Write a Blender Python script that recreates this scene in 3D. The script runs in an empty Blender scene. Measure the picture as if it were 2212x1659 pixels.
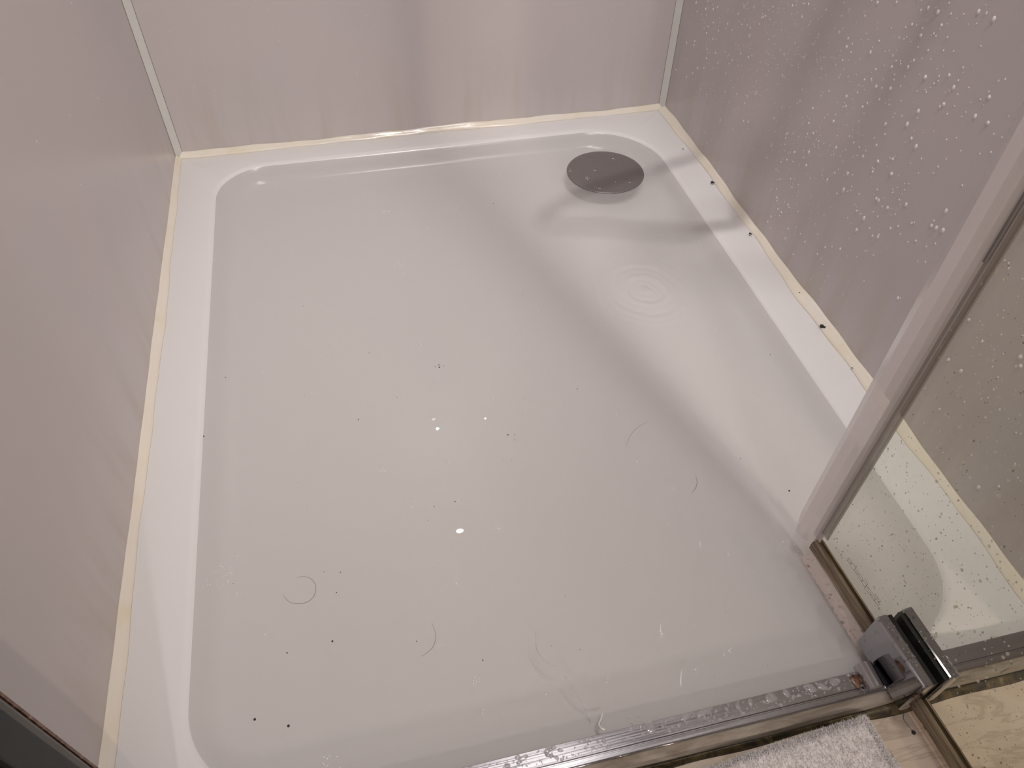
import bpy, bmesh, math, random
from mathutils import Vector, Matrix
random.seed(7)
S = bpy.context.scene
COL = S.collection
PI = math.pi

# ------------------------------------------------------------------ camera
def rz(a): return Matrix.Rotation(a, 3, 'Z')
def rx(a): return Matrix.Rotation(a, 3, 'X')
CAM = Vector((0.32063, -1.42295, 0.78866))
cam = bpy.data.cameras.new('camera')
cam.sensor_width = 36.0
cam.lens = 36.0 * 1630.65 / 2212.0
cam.clip_start = 0.01
cam_ob = bpy.data.objects.new('camera', cam)
cam_ob.matrix_world = Matrix.Translation(CAM) @ (rz(-0.24691940) @ rx(0.74334549) @ rz(0.02408367)).to_4x4()
COL.objects.link(cam_ob)
S.camera = cam_ob

# ------------------------------------------------------------------ world and exposure
world = bpy.data.worlds.new('world')
S.world = world
world.use_nodes = True
world.node_tree.nodes['Background'].inputs[0].default_value = (0.05, 0.05, 0.05, 1)
world.node_tree.nodes['Background'].inputs[1].default_value = 0.2
S.view_settings.view_transform = 'Standard'
S.view_settings.look = 'None'
S.view_settings.gamma = 1.0
S.view_settings.use_curve_mapping = False
S.view_settings.exposure = 0.11

ZF = -0.014      # bathroom floor
ZC = 2.12        # ceiling
ZW = -0.004      # water surface
# ceiling downlights: x, y, power, colour, radius
LAMPS = [
    ((0.56, -0.85), 4.8, (1.0, 0.95, 0.95), 0.20, 84, (0.40, -0.16)),
    ((0.85, -1.30), 2.6, (1.0, 0.945, 0.90), 0.027, 80, (0.60, -0.50)),
    ((0.40, -1.95), 1.2, (0.97, 0.96, 1.0), 0.10, 180, None),
]
# warm wall lamp outside, whiter one added to light right panel: position, power, colour
WALL_LAMPS = [((1.33, -2.93, 1.05), 7.0, (1.0, 0.77, 0.60), 10, 'warm wall lamp in the room outside the shower, the right one'),
              ((0.42, -2.93, 1.15), 6.5, (1.0, 0.96, 0.955), -6, 'whiter wall lamp added outside the shower to light the right panel, the left one')]

# ------------------------------------------------------------------ helpers
def tag(o, label=None, cat=None, group=None, kind=None):
    if label: o['label'] = label
    if cat: o['category'] = cat
    if group: o['group'] = group
    if kind: o['kind'] = kind
    return o

def link_bm(name, bm, mats, parent=None, smooth=False):
    me = bpy.data.meshes.new(name)
    bmesh.ops.recalc_face_normals(bm, faces=bm.faces[:])
    bm.to_mesh(me); bm.free()
    if not isinstance(mats, (list, tuple)): mats = [mats]
    for m in mats: me.materials.append(m)
    if smooth:
        for p in me.polygons: p.use_smooth = True
    o = bpy.data.objects.new(name, me)
    COL.objects.link(o)
    if parent: o.parent = parent
    return o

def mesh_ob(name, verts, faces, mats, parent=None, smooth=False, fm=None):
    me = bpy.data.meshes.new(name)
    me.from_pydata([tuple(v) for v in verts], [], faces)
    if not isinstance(mats, (list, tuple)): mats = [mats]
    for m in mats: me.materials.append(m)
    if fm:
        for p, k in zip(me.polygons, fm): p.material_index = k
    if smooth:
        for p in me.polygons: p.use_smooth = True
    me.update()
    o = bpy.data.objects.new(name, me)
    COL.objects.link(o)
    if parent: o.parent = parent
    return o

def empty(name, loc, label, cat, group=None):
    o = bpy.data.objects.new(name, None)
    COL.objects.link(o)
    o.empty_display_size = 0.02
    o.location = (0, 0, 0)
    return tag(o, label, cat, group)

def box_bm(bm, a, b, M=None, bev=0.0, seg=2):
    r = bmesh.ops.create_cube(bm, size=1.0)
    vs = r['verts']
    for v in vs:
        v.co = Vector([a[i] + (b[i] - a[i]) * (v.co[i] + 0.5) for i in range(3)])
    if bev > 0:
        es = list({e for v in vs for e in v.link_edges})
        g = bmesh.ops.bevel(bm, geom=es, offset=bev, segments=seg, affect='EDGES', profile=0.5)
        vs = list({v for f in g['faces'] for v in f.verts} | {v for v in vs if v.is_valid})
    if M is not None:
        for v in vs: v.co = M @ v.co
    return vs

def box(name, a, b, m, parent=None, bev=0.0, M=None, smooth=False):
    bm = bmesh.new(); box_bm(bm, a, b, M, bev)
    return link_bm(name, bm, m, parent, smooth)

def extrude_profile(name, prof, path0, path1, to_world, m, parent=None, smooth=False, caps=True, nseg=1, jitter=None):
    """prof: closed list of 2-D points; swept from path0 to path1, to_world(s, a, b) -> Vector"""
    vs, fs = [], []
    n = len(prof)
    for k in range(nseg + 1):
        s = path0 + (path1 - path0) * k / nseg
        for i, (a, b) in enumerate(prof):
            if jitter: a, b = jitter(s, i, a, b)
            vs.append(to_world(s, a, b))
    for k in range(nseg):
        for i in range(n):
            j = (i + 1) % n
            fs.append((k * n + i, k * n + j, (k + 1) * n + j, (k + 1) * n + i))
    if caps:
        fs.append(tuple(range(n - 1, -1, -1)))
        fs.append(tuple(nseg * n + i for i in range(n)))
    o = mesh_ob(name, vs, fs, m, parent, smooth)
    bm = bmesh.new(); bm.from_mesh(o.data)
    bmesh.ops.recalc_face_normals(bm, faces=bm.faces[:])
    bm.to_mesh(o.data); bm.free()
    return o

def tube_verts(pts, r, n=8, cap=True, rfun=None):
    vs, fs = [], []
    pts = [Vector(p) for p in pts]
    up = Vector((0, 0, 1))
    prev = None
    for k, p in enumerate(pts):
        t = (pts[min(k + 1, len(pts) - 1)] - pts[max(k - 1, 0)]).normalized()
        if prev is None:
            a = t.cross(up)
            if a.length < 1e-3: a = t.cross(Vector((1, 0, 0)))
            a.normalize()
        else:
            a = (prev - t * prev.dot(t)).normalized()
        prev = a
        b = t.cross(a)
        rr = rfun(k / (len(pts) - 1)) * r if rfun else r
        for i in range(n):
            w = 2 * PI * i / n
            vs.append(p + a * (math.cos(w) * rr) + b * (math.sin(w) * rr))
    for k in range(len(pts) - 1):
        for i in range(n):
            j = (i + 1) % n
            fs.append((k * n + i, k * n + j, (k + 1) * n + j, (k + 1) * n + i))
    if cap:
        fs.append(tuple(range(n - 1, -1, -1)))
        m = (len(pts) - 1) * n
        fs.append(tuple(m + i for i in range(n)))
    return vs, fs

def tube(name, pts, r, m, parent=None, n=8, rfun=None):
    vs, fs = tube_verts(pts, r, n, True, rfun)
    return mesh_ob(name, vs, fs, m, parent, smooth=True)

def catmull(P, n=8):
    P = [Vector(p) for p in P]
    Q = [P[0] * 2 - P[1]] + P + [P[-1] * 2 - P[-2]]
    out = []
    for i in range(1, len(Q) - 2):
        a, b, c, d = Q[i - 1:i + 3]
        for k in range(n):
            t = k / n
            out.append(0.5 * ((2 * b) + (c - a) * t + (2 * a - 5 * b + 4 * c - d) * t * t + (3 * b - a - 3 * c + d) * t ** 3))
    out.append(P[-1])
    return out

# ------------------------------------------------------------------ materials
def new_mat(name):
    m = bpy.data.materials.new(name)
    m.use_nodes = True
    nt = m.node_tree
    return m, nt, nt.nodes['Principled BSDF'], nt.nodes['Material Output']

def setp(b, base=None, rough=None, metal=None, spec=None, trans=None, ior=None, coat=None, sheen=None, alpha=None):
    if base is not None: b.inputs['Base Color'].default_value = (*base, 1)
    if rough is not None: b.inputs['Roughness'].default_value = rough
    if metal is not None: b.inputs['Metallic'].default_value = metal
    if spec is not None: b.inputs['Specular IOR Level'].default_value = spec
    if trans is not None: b.inputs['Transmission Weight'].default_value = trans
    if ior is not None: b.inputs['IOR'].default_value = ior
    if coat is not None: b.inputs['Coat Weight'].default_value = coat
    if sheen is not None: b.inputs['Sheen Weight'].default_value = sheen
    if alpha is not None: b.inputs['Alpha'].default_value = alpha

def N(nt, t, **kw):
    n = nt.nodes.new(t)
    for k, v in kw.items(): setattr(n, k, v)
    return n

def coords(nt, scale=(1, 1, 1), rot=(0, 0, 0)):
    tc = N(nt, 'ShaderNodeTexCoord')
    mp = N(nt, 'ShaderNodeMapping')
    mp.inputs['Scale'].default_value = scale
    mp.inputs['Rotation'].default_value = rot
    nt.links.new(tc.outputs['Object'], mp.inputs['Vector'])
    return mp.outputs['Vector']

def noise(nt, vec, scale, detail=3, rough=0.5, dist=0.0):
    n = N(nt, 'ShaderNodeTexNoise')
    n.inputs['Scale'].default_value = scale
    n.inputs['Detail'].default_value = detail
    n.inputs['Roughness'].default_value = rough
    n.inputs['Distortion'].default_value = dist
    nt.links.new(vec, n.inputs['Vector'])
    return n.outputs['Fac']

def ramp(nt, fac, stops):
    r = N(nt, 'ShaderNodeValToRGB')
    els = r.color_ramp.elements
    while len(els) < len(stops): els.new(0.5)
    for e, (p, c) in zip(els, stops):
        e.position = p
        e.color = (*c, 1) if len(c) == 3 else c
    nt.links.new(fac, r.inputs['Fac'])
    return r.outputs['Color']

def bump(nt, h, strength, dist=0.001):
    b = N(nt, 'ShaderNodeBump')
    b.inputs['Strength'].default_value = strength
    b.inputs['Distance'].default_value = dist
    nt.links.new(h, b.inputs['Height'])
    return b.outputs['Normal']

def mth(nt, op, a, b=None, clamp=False):
    n = N(nt, 'ShaderNodeMath', operation=op, use_clamp=clamp)
    for i, v in enumerate((a, b)):
        if v is None: continue
        if isinstance(v, (int, float)): n.inputs[i].default_value = v
        else: nt.links.new(v, n.inputs[i])
    return n.outputs[0]

def mixc(nt, fac, a, b):
    n = N(nt, 'ShaderNodeMix', data_type='RGBA')
    for i, v in ((0, fac), (6, a), (7, b)):
        if isinstance(v, (int, float)): n.inputs[i].default_value = v
        elif isinstance(v, tuple): n.inputs[i].default_value = (*v, 1)
        else: nt.links.new(v, n.inputs[i])
    return n.outputs[2]

def wall_mat(name, base, stain_amt, seed, rot=(0, 0, 0)):
    """satin shower panel with a soft cloudy print and limescale streaks near the tray"""
    m, nt, b, out = new_mat(name)
    v = coords(nt, (1, 1, 1))
    cloud = noise(nt, v, 3.0 + seed, 2, 0.5)
    c1 = ramp(nt, cloud, [(0.3, tuple(x * 0.97 for x in base)), (0.7, (base[0] * 1.03, base[1] * 0.995, base[2] * 1.0))])
    sv = coords(nt, (9, 9, 1.3))
    st = noise(nt, sv, 2.2, 4, 0.6)
    sx = N(nt, 'ShaderNodeSeparateXYZ')
    tc = N(nt, 'ShaderNodeTexCoord')
    nt.links.new(tc.outputs['Object'], sx.inputs[0])
    low = N(nt, 'ShaderNodeMapRange'); low.inputs[1].default_value = 0.20; low.inputs[2].default_value = 0.0
    nt.links.new(sx.outputs['Z'], low.inputs[0])
    k = mth(nt, 'MULTIPLY', ramp(nt, st, [(0.46, (0, 0, 0)), (0.66, (1, 1, 1))]), low.outputs[0])
    k = mth(nt, 'MULTIPLY', k, stain_amt)
    c2 = mixc(nt, k, c1, (0.42, 0.36, 0.27))
    nt.links.new(c2, b.inputs['Base Color'])
    setp(b, rough=0.28, spec=0.35)
    fine = noise(nt, coords(nt), 900, 2)
    nt.links.new(bump(nt, fine, 0.03, 0.0005), b.inputs['Normal'])
    return m

WALLC = (0.585, 0.548, 0.545)
M_wb = wall_mat('back panel', WALLC, 0.28, 0)
M_wl = wall_mat('left panel', WALLC, 0.30, 1)
M_wr = wall_mat('right panel', WALLC, 0.34, 2)

def plain(name, base, rough=0.5, metal=0.0, spec=0.5, nscale=None, namt=0.06, bmp=None, **kw):
    m, nt, b, out = new_mat(name)
    setp(b, base, rough, metal, spec, **kw)
    if nscale:
        n = noise(nt, coords(nt), nscale, 3)
        c = ramp(nt, n, [(0.3, tuple(x * (1 - namt) for x in base)), (0.7, tuple(min(1, x * (1 + namt)) for x in base))])
        nt.links.new(c, b.inputs['Base Color'])
    if bmp:
        n = noise(nt, coords(nt), bmp[0], 3)
        nt.links.new(bump(nt, n, bmp[1], 0.001), b.inputs['Normal'])
    return m

M_room = plain('room paint', (0.30, 0.285, 0.28), 0.6, nscale=4)
M_ceiling = plain('ceiling paint', (0.78, 0.76, 0.74), 0.8, nscale=4)
M_strip = plain('corner strip plastic', (0.66, 0.66, 0.63), 0.25, nscale=20, namt=0.03)
M_seam = plain('dark seam', (0.13, 0.11, 0.09), 0.6, nscale=60, namt=0.4)
M_tray = plain('glossy white acrylic', (0.80, 0.785, 0.78), 0.2, spec=0.5, nscale=3, namt=0.006)
M_waste = plain('dark satin metal', (0.21, 0.185, 0.18), 0.32, metal=0.3, nscale=200, namt=0.04)
M_spec = plain('black grit', (0.02, 0.016, 0.014), 0.6)
M_hair = plain('brown hair', (0.17, 0.125, 0.095), 0.4)
M_thread2 = plain('soaked thread', (0.60, 0.585, 0.58), 0.6, nscale=300)
M_thread = plain('white thread', (0.80, 0.79, 0.79), 0.5, nscale=300)
M_black = plain('black rubber', (0.006, 0.006, 0.006), 0.45, nscale=80, namt=0.3)
M_frame = plain('dark metal profile', (0.11, 0.105, 0.095), 0.30, metal=0.8, nscale=15, namt=0.1)

def silicone_mat():
    m, nt, b, out = new_mat('aged silicone')
    v = coords(nt)
    n = noise(nt, v, 14, 4, 0.6)
    c = ramp(nt, n, [(0.25, (0.84, 0.79, 0.73)), (0.55, (0.83, 0.77, 0.66)), (0.80, (0.78, 0.70, 0.52))])
    nt.links.new(c, b.inputs['Base Color'])
    setp(b, rough=0.22, spec=0.5)
    nt.links.new(bump(nt, noise(nt, v, 120, 2), 0.3, 0.001), b.inputs['Normal'])
    return m
M_sil = silicone_mat()

def dirty_silicone_mat():
    m, nt, b, out = new_mat('mouldy silicone')
    v = coords(nt, (1, 1, 1))
    n = noise(nt, v, 30, 5, 0.65, 0.6)
    c = ramp(nt, n, [(0.45, (0.028, 0.024, 0.013)), (0.58, (0.14, 0.10, 0.045)), (0.74, (0.42, 0.34, 0.22))])
    nt.links.new(c, b.inputs['Base Color'])
    setp(b, rough=0.4)
    return m
M_dsil = dirty_silicone_mat()

def lip_mat():
    m, nt, b, out = new_mat('lip grime and reflections')
    n = noise(nt, coords(nt, (8, 34, 34)), 2.0, 5, 0.6, 0.8)
    c = ramp(nt, n, [(0.28, (0.17, 0.135, 0.105)), (0.50, (0.30, 0.26, 0.22)), (0.75, (0.42, 0.37, 0.32))])  # grime plus the brown tones the lip reflects, in one colour
    nt.links.new(c, b.inputs['Base Color'])
    setp(b, rough=0.18, spec=0.5)
    return m
M_lip = lip_mat()

def metal_mat(name, base, rough, streak=True, spots=0.0):
    m, nt, b, out = new_mat(name)
    setp(b, base, rough, 1.0)
    v = coords(nt, (2, 260, 260))
    if streak:
        n = noise(nt, v, 3, 3)
        r = ramp(nt, n, [(0.3, (rough * 0.7,) * 3), (0.7, (rough * 1.5,) * 3)])
        nt.links.new(r, b.inputs['Roughness'])
        nt.links.new(bump(nt, n, 0.05, 0.0004), b.inputs['Normal'])
    if spots:
        n2 = noise(nt, coords(nt), 140, 4, 0.6)
        c = ramp(nt, n2, [(0.30, tuple(x * 0.35 for x in base)), (0.40, base)])
        nt.links.new(c, b.inputs['Base Color'])
    return m
M_rail = metal_mat('satin aluminium', (0.43, 0.42, 0.435), 0.17)
M_chrome = metal_mat('chrome', (0.42, 0.42, 0.445), 0.06, False, 1)
M_chrome2 = metal_mat('polished chrome', (0.5, 0.5, 0.52), 0.05, False)

def rust_mat():
    m, nt, b, out = new_mat('rusty residue')
    n = noise(nt, coords(nt), 160, 4, 0.6)
    c = ramp(nt, n, [(0.35, (0.05, 0.022, 0.012)), (0.6, (0.20, 0.10, 0.06)), (0.75, (0.4, 0.33, 0.28))])
    nt.links.new(c, b.inputs['Base Color']); setp(b, rough=0.25)
    return m
M_rust = rust_mat()

def seethrough(name, tint, diff_col, diff_amt, ior=1.5, rough=0.02, gmax=1.0):
    """clear or cloudy sheet: fresnel reflection over a tinted see-through layer with a little milky scatter"""
    m, nt, b, out = new_mat(name)
    nt.nodes.remove(b)
    tr = N(nt, 'ShaderNodeBsdfTransparent'); tr.inputs[0].default_value = (*tint, 1)
    df = N(nt, 'ShaderNodeBsdfDiffuse'); df.inputs[0].default_value = (*diff_col, 1)
    gl = N(nt, 'ShaderNodeBsdfGlossy'); gl.inputs['Roughness'].default_value = rough
    gl.inputs[0].default_value = (gmax, gmax, gmax, 1)
    fr = N(nt, 'ShaderNodeFresnel'); fr.inputs[0].default_value = ior
    m1 = N(nt, 'ShaderNodeMixShader'); m1.inputs[0].default_value = diff_amt
    nt.links.new(tr.outputs[0], m1.inputs[1]); nt.links.new(df.outputs[0], m1.inputs[2])
    m2 = N(nt, 'ShaderNodeMixShader')
    geo = N(nt, 'ShaderNodeNewGeometry')
    fac = mth(nt, 'MULTIPLY', fr.outputs[0], mth(nt, 'SUBTRACT', 1.0, geo.outputs['Backfacing']))
    nt.links.new(fac, m2.inputs[0]); nt.links.new(m1.outputs[0], m2.inputs[1]); nt.links.new(gl.outputs[0], m2.inputs[2])
    nt.links.new(m2.outputs[0], out.inputs[0])
    return m, nt, dict(tr=tr, df=df, gl=gl, fr=fr, m1=m1, m2=m2)

M_glass, nt, g_ = seethrough('clear door glass', (0.95, 0.955, 0.92), (0.55, 0.56, 0.52), 0.012, 1.45, 0.01)
n = noise(nt, coords(nt), 60, 5, 0.7)
nt.links.new(ramp(nt, n, [(0.5, (0.008,) * 3), (0.8, (0.05,) * 3)]), g_['m1'].inputs[0])
M_pvc, nt, g_ = seethrough('cloudy clear plastic', (0.90, 0.87, 0.87), (0.80, 0.77, 0.77), 0.45, 1.5, 0.12)
M_pvc_band, nt, g_ = seethrough('bright band plastic', (0.93, 0.90, 0.90), (0.88, 0.83, 0.825), 0.80, 1.5, 0.15)  # whiter copy of the seal plastic for its light-catching facet
M_flange, nt, g_ = seethrough('clear plastic lip', (0.86, 0.84, 0.83), (0.50, 0.46, 0.45), 0.40, 1.5, 0.08)
M_fin, nt, g_ = seethrough('wet drip lip', (0.95, 0.92, 0.90), (0.78, 0.70, 0.66), 0.30, 1.45, 0.05)
n = noise(nt, coords(nt), 170, 4, 0.7)
nt.links.new(ramp(nt, n, [(0.33, (0.10, 0.05, 0.03)), (0.42, (0.80, 0.71, 0.67))]), g_['df'].inputs[0])

def bottom_seal_mat():
    m, nt, b, out = new_mat('discoloured clear seal')
    v = coords(nt, (1, 1, 1))
    sx = N(nt, 'ShaderNodeSeparateXYZ'); nt.links.new(v, sx.inputs[0])
    # stripes run along the seal: they follow height and thickness
    w = noise(nt, coords(nt, (120, 6, 240)), 1.6, 4, 0.6)
    c = ramp(nt, w, [(0.30, (0.075, 0.048, 0.028)), (0.46, (0.20, 0.155, 0.10)), (0.58, (0.27, 0.21, 0.14)), (0.72, (0.46, 0.38, 0.26))])
    nt.links.new(c, b.inputs['Base Color'])
    setp(b, rough=0.16, spec=0.5)
    return m
M_bseal = bottom_seal_mat()

def water_mat():
    m, nt, g = seethrough('cloudy soapy water', (0.935, 0.932, 0.925), (0.755, 0.73, 0.72), 0.39, 1.333, 0.012)
    return m
M_water = water_mat()

def drop_mat(name, tint, diff, amt):
    m, nt, g = seethrough(name, tint, diff, amt, 1.333, 0.02)
    return m
M_drop = drop_mat('whitened water drop', (0.97, 0.96, 0.95), (0.92, 0.89, 0.88), 0.75)  # bright refraction of clear drops put in as white scatter
M_gdrop = drop_mat('dried water drop', (0.62, 0.60, 0.54), (0.30, 0.28, 0.24), 0.35)
M_gdropl = drop_mat('pale water drop', (0.97, 0.97, 0.93), (0.86, 0.84, 0.78), 0.75)
M_cdrop, nt, g_ = seethrough('clear water drop', (0.93, 0.93, 0.94), (0.92, 0.90, 0.91), 0.20, 1.75, 0.09)
M_foam = plain('white foam', (0.86, 0.85, 0.84), 0.12, nscale=200)

def tile_mat():
    m, nt, b, out = new_mat('veined cream tile')
    v = coords(nt, (1, 1, 1), (0, 0, 0.5))
    n1 = noise(nt, v, 5, 6, 0.6, 1.2)
    base = ramp(nt, n1, [(0.3, (0.60, 0.49, 0.38)), (0.5, (0.70, 0.59, 0.48)), (0.7, (0.74, 0.65, 0.52))])
    n2 = noise(nt, coords(nt, (3, 14, 1), (0, 0, 0.35)), 1.5, 5, 0.65, 0.8)
    vein = ramp(nt, n2, [(0.46, (0, 0, 0)), (0.50, (1, 1, 1)), (0.54, (0, 0, 0))])
    c = mixc(nt, mth(nt, 'MULTIPLY', vein, 0.45), base, (0.34, 0.27, 0.20))
    nt.links.new(c, b.inputs['Base Color'])
    setp(b, rough=0.14, spec=0.5)
    return m
M_tile = tile_mat()

def towel_mat():
    m, nt, b, out = new_mat('white terry cotton')
    n = noise(nt, coords(nt), 500, 2)
    c = ramp(nt, n, [(0.3, (0.82, 0.78, 0.77)), (0.7, (0.92, 0.89, 0.88))])
    nt.links.new(c, b.inputs['Base Color'])
    setp(b, rough=0.95, spec=0.1, sheen=0.3)
    return m
M_towel = towel_mat()

def emis(name, col, strength):
    m, nt, b, out = new_mat(name)
    nt.nodes.remove(b)
    e = N(nt, 'ShaderNodeEmission'); e.inputs[0].default_value = (*col, 1); e.inputs[1].default_value = strength
    nt.links.new(e.outputs[0], out.inputs[0])
    return m

# ------------------------------------------------------------------ room shell
def struct(name, a, b, m):
    return tag(box(name, a, b, m), kind='structure')
struct('wall_back', (-0.05, 0.0, -0.04), (1.05, 0.05, ZC), M_wb)
struct('wall_left', (-0.05, -3.0, -0.04), (0.0, 0.0, ZC), M_wl)
struct('wall_right', (1.0, -1.42, -0.04), (1.05, 0.0, ZC), M_wr)
struct('wall_side', (1.05, -1.42, ZF), (2.2, -1.37, ZC), M_room)
struct('wall_far', (2.2, -3.0, ZF), (2.25, -1.37, ZC), M_room)
struct('wall_front', (-0.05, -3.05, ZF), (2.25, -3.0, ZC), M_room)
_bm = bmesh.new()
box_bm(_bm, (-0.05, -3.05, -0.09), (2.25, -1.2340, ZF))
box_bm(_bm, (-0.05, -1.2340, -0.09), (2.25, 0.05, -0.0405))
tag(link_bm('floor', _bm, M_tile), kind='structure')
struct('ceiling', (-0.05, -3.05, ZC), (2.25, 0.05, ZC + 0.05), M_ceiling)

# flat corner strips with a thin dirty seam down each side
def corner_strip(name, p_a, p_b):
    a, b = Vector(p_a), Vector(p_b)
    d = (b - a)
    c = Vector((0.0 if a.x < 0.5 else 1.0, 0.0))
    z0, z1 = 0.006, ZC
    w = 0.05
    pts = [a, a + d * w, b - d * w, b]
    vs, fs, fm = [], [], []
    for z in (z0, z1):
        for p in pts: vs.append((p.x, p.y, z))
        vs.append((c.x, c.y, z))
    for i, k in ((0, 1), (1, 0), (2, 1)):
        fs.append((i, i + 1, i + 6, i + 5)); fm.append(k)
    fs.append((0, 1, 2, 3, 4)); fm.append(0)
    o = mesh_ob(name, vs, fs, [M_strip, M_seam], fm=fm)
    return tag(o, kind='structure')
corner_strip('trim_1', (0.0, -0.0125), (0.0125, 0.0))
corner_strip('trim_2', (1.0 - 0.0115, 0.0), (1.0, -0.0115))

# silicone beads between panels and tray
def bead(name, fx, s0, s1, mat, width, height, wob, seed):
    rnd = random.Random(seed)
    ph = [rnd.uniform(0, 6.28) for _ in range(6)]
    def w(s, a, b):
        return fx(s, a, b)
    def jit(s, i, a, b):
        k = 1 + wob * (math.sin(s * 9 + ph[0]) * 0.5 + math.sin(s * 23 + ph[1]) * 0.35 + math.sin(s * 61 + ph[2]) * 0.18)
        k2 = 1 + wob * (math.sin(s * 11 + ph[3]) * 0.5 + math.sin(s * 31 + ph[4]) * 0.3 + math.sin(s * 75 + ph[5]) * 0.2)
        return a * k, b * k2
    prof = [(0, -0.0004), (width, -0.0004), (width * 0.93, height * 0.16), (width * 0.62, height * 0.42), (width * 0.28, height * 0.72), (width * 0.06, height), (0, height)]
    o = extrude_profile(name, prof, s0, s1, w, mat, nseg=110, jitter=jit, smooth=True)
    return tag(o, kind='structure')
bead('trim_3', lambda s, a, b: Vector((s, -a, b)), 0.0, 1.0, M_sil, 0.0105, 0.0085, 0.32, 1)
bead('trim_4', lambda s, a, b: Vector((a, s, b)), -1.2, 0.0, M_sil, 0.0115, 0.0085, 0.22, 2)
bead('trim_5', lambda s, a, b: Vector((1.0 - a, s, b)), -1.228, 0.0, M_sil, 0.0125, 0.0095, 0.38, 3)
# dirty joint where the tray front meets the floor tiles
def front_joint():
    rnd = random.Random(5)
    prof = [(0, 0.0), (-0.007, -0.0005), (-0.005, 0.003), (-0.002, 0.006), (0, 0.007)]
    def w(s, a, b): return Vector((s, -1.2372 + a, ZF + b))
    def jit(s, i, a, b):
        k = 1 + 0.3 * math.sin(s * 17) + 0.25 * math.sin(s * 41 + 1)
        return a * k, b * k
    o = extrude_profile('trim_6', prof, 0.0, 1.0, w, M_dsil, nseg=90, jitter=jit, smooth=True)
    tag(o, kind='structure')
front_joint()

# ------------------------------------------------------------------ shower tray
TX0, TX1, TY0, TY1 = 0.0705, 0.932, -1.187, -0.057
def sstep(a, b, v):
    t = min(1.0, max(0.0, (v - a) / (b - a))); return t * t * (3 - 2 * t)
def rim_dip(x, y):
    return 0.0065 * sstep(-1.165, -1.190, y) * sstep(0.065, 0.15, x) * (1 - sstep(0.85, 0.94, x))
def rrect(off, n=14, front=0.0, rf=0.105):
    """inner outline inset by off; corners: (front left, front right, back right, back left)"""
    x0, x1, y0, y1 = TX0 + off, TX1 - off, TY0 - front + off, TY1 - off
    pts = []
    for (cx, cy, sx, sy, r, a0) in ((x0, y0, 1, 1, rf, PI), (x1, y0, -1, 1, rf, 1.5 * PI), (x1, y1, -1, -1, 0.145, 0.0), (x0, y1, 1, -1, 0.100, 0.5 * PI)):
        r = max(0.03, r - off)
        ox, oy = cx + sx * r, cy + sy * r
        for k in range(n + 1):
            a = a0 + 0.5 * PI * k / n
            pts.append((ox + r * math.cos(a), oy + r * math.sin(a)))
    return pts
def tray():
    root = empty('shower_tray', (0, 0, 0), 'white acrylic shower tray filled with cloudy water, standing between the three wall panels', 'shower tray')
    rings = []
    m = len(rrect(0))
    def outer(i, n=14):
        c, k = divmod(i, n + 1)
        X0, X1, Y0, Y1 = 0.0, 1.0, -1.2335, 0.0
        P = {0: [(X0, Y0 + 0.1), (X0, Y0), (X0 + 0.1, Y0)], 1: [(X1 - 0.1, Y0), (X1, Y0), (X1, Y0 + 0.1)],
             2: [(X1, Y1 - 0.1), (X1, Y1), (X1 - 0.1, Y1)], 3: [(X0 + 0.1, Y1), (X0, Y1), (X0, Y1 - 0.1)]}[c]
        t = k / n * 2
        a, b, t = (P[0], P[1], t) if t <= 1 else (P[1], P[2], t - 1)
        return (a[0] + (b[0] - a[0]) * t, a[1] + (b[1] - a[1]) * t)
    out = [outer(i) for i in range(m)]
    def shrink(p, d):
        return (min(max(p[0], d), 1 - d), min(max(p[1], -1.2335 + d), -d))
    rings.append([(*p, -0.0400) for p in out])
    rings.append([(*p, -0.006) for p in out])
    rings.append([(*shrink(p, 0.0018), -0.0018) for p in out])
    rings.append([(*shrink(p, 0.006), 0.0) for p in out])
    for off, z in ((-0.004, 0.0), (0.0, -0.0006), (0.003, -0.0022), (0.007, -0.0052), (0.0115, -0.0115), (0.017, -0.0200), (0.023, -0.0275), (0.031, -0.0325), (0.045, -0.0345)):
        rings.append([(x, y, z) for x, y in rrect(off)])
    vs = [(p[0], p[1], p[2] - (rim_dip(p[0], p[1]) if p[2] > -0.02 else 0)) for r in rings for p in r]
    fs = []
    for k in range(len(rings) - 1):
        for i in range(m):
            j = (i + 1) % m
            fs.append((k * m + i, k * m + j, (k + 1) * m + j, (k + 1) * m + i))
    fs.append(tuple((len(rings) - 1) * m + i for i in range(m)))
    o = mesh_ob('basin', vs, fs, M_tray, root, smooth=True)
    bm = bmesh.new(); bm.from_mesh(o.data); bmesh.ops.recalc_face_normals(bm, faces=bm.faces[:]); bm.to_mesh(o.data); bm.free()
    return root
TRAY = tray()

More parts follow.
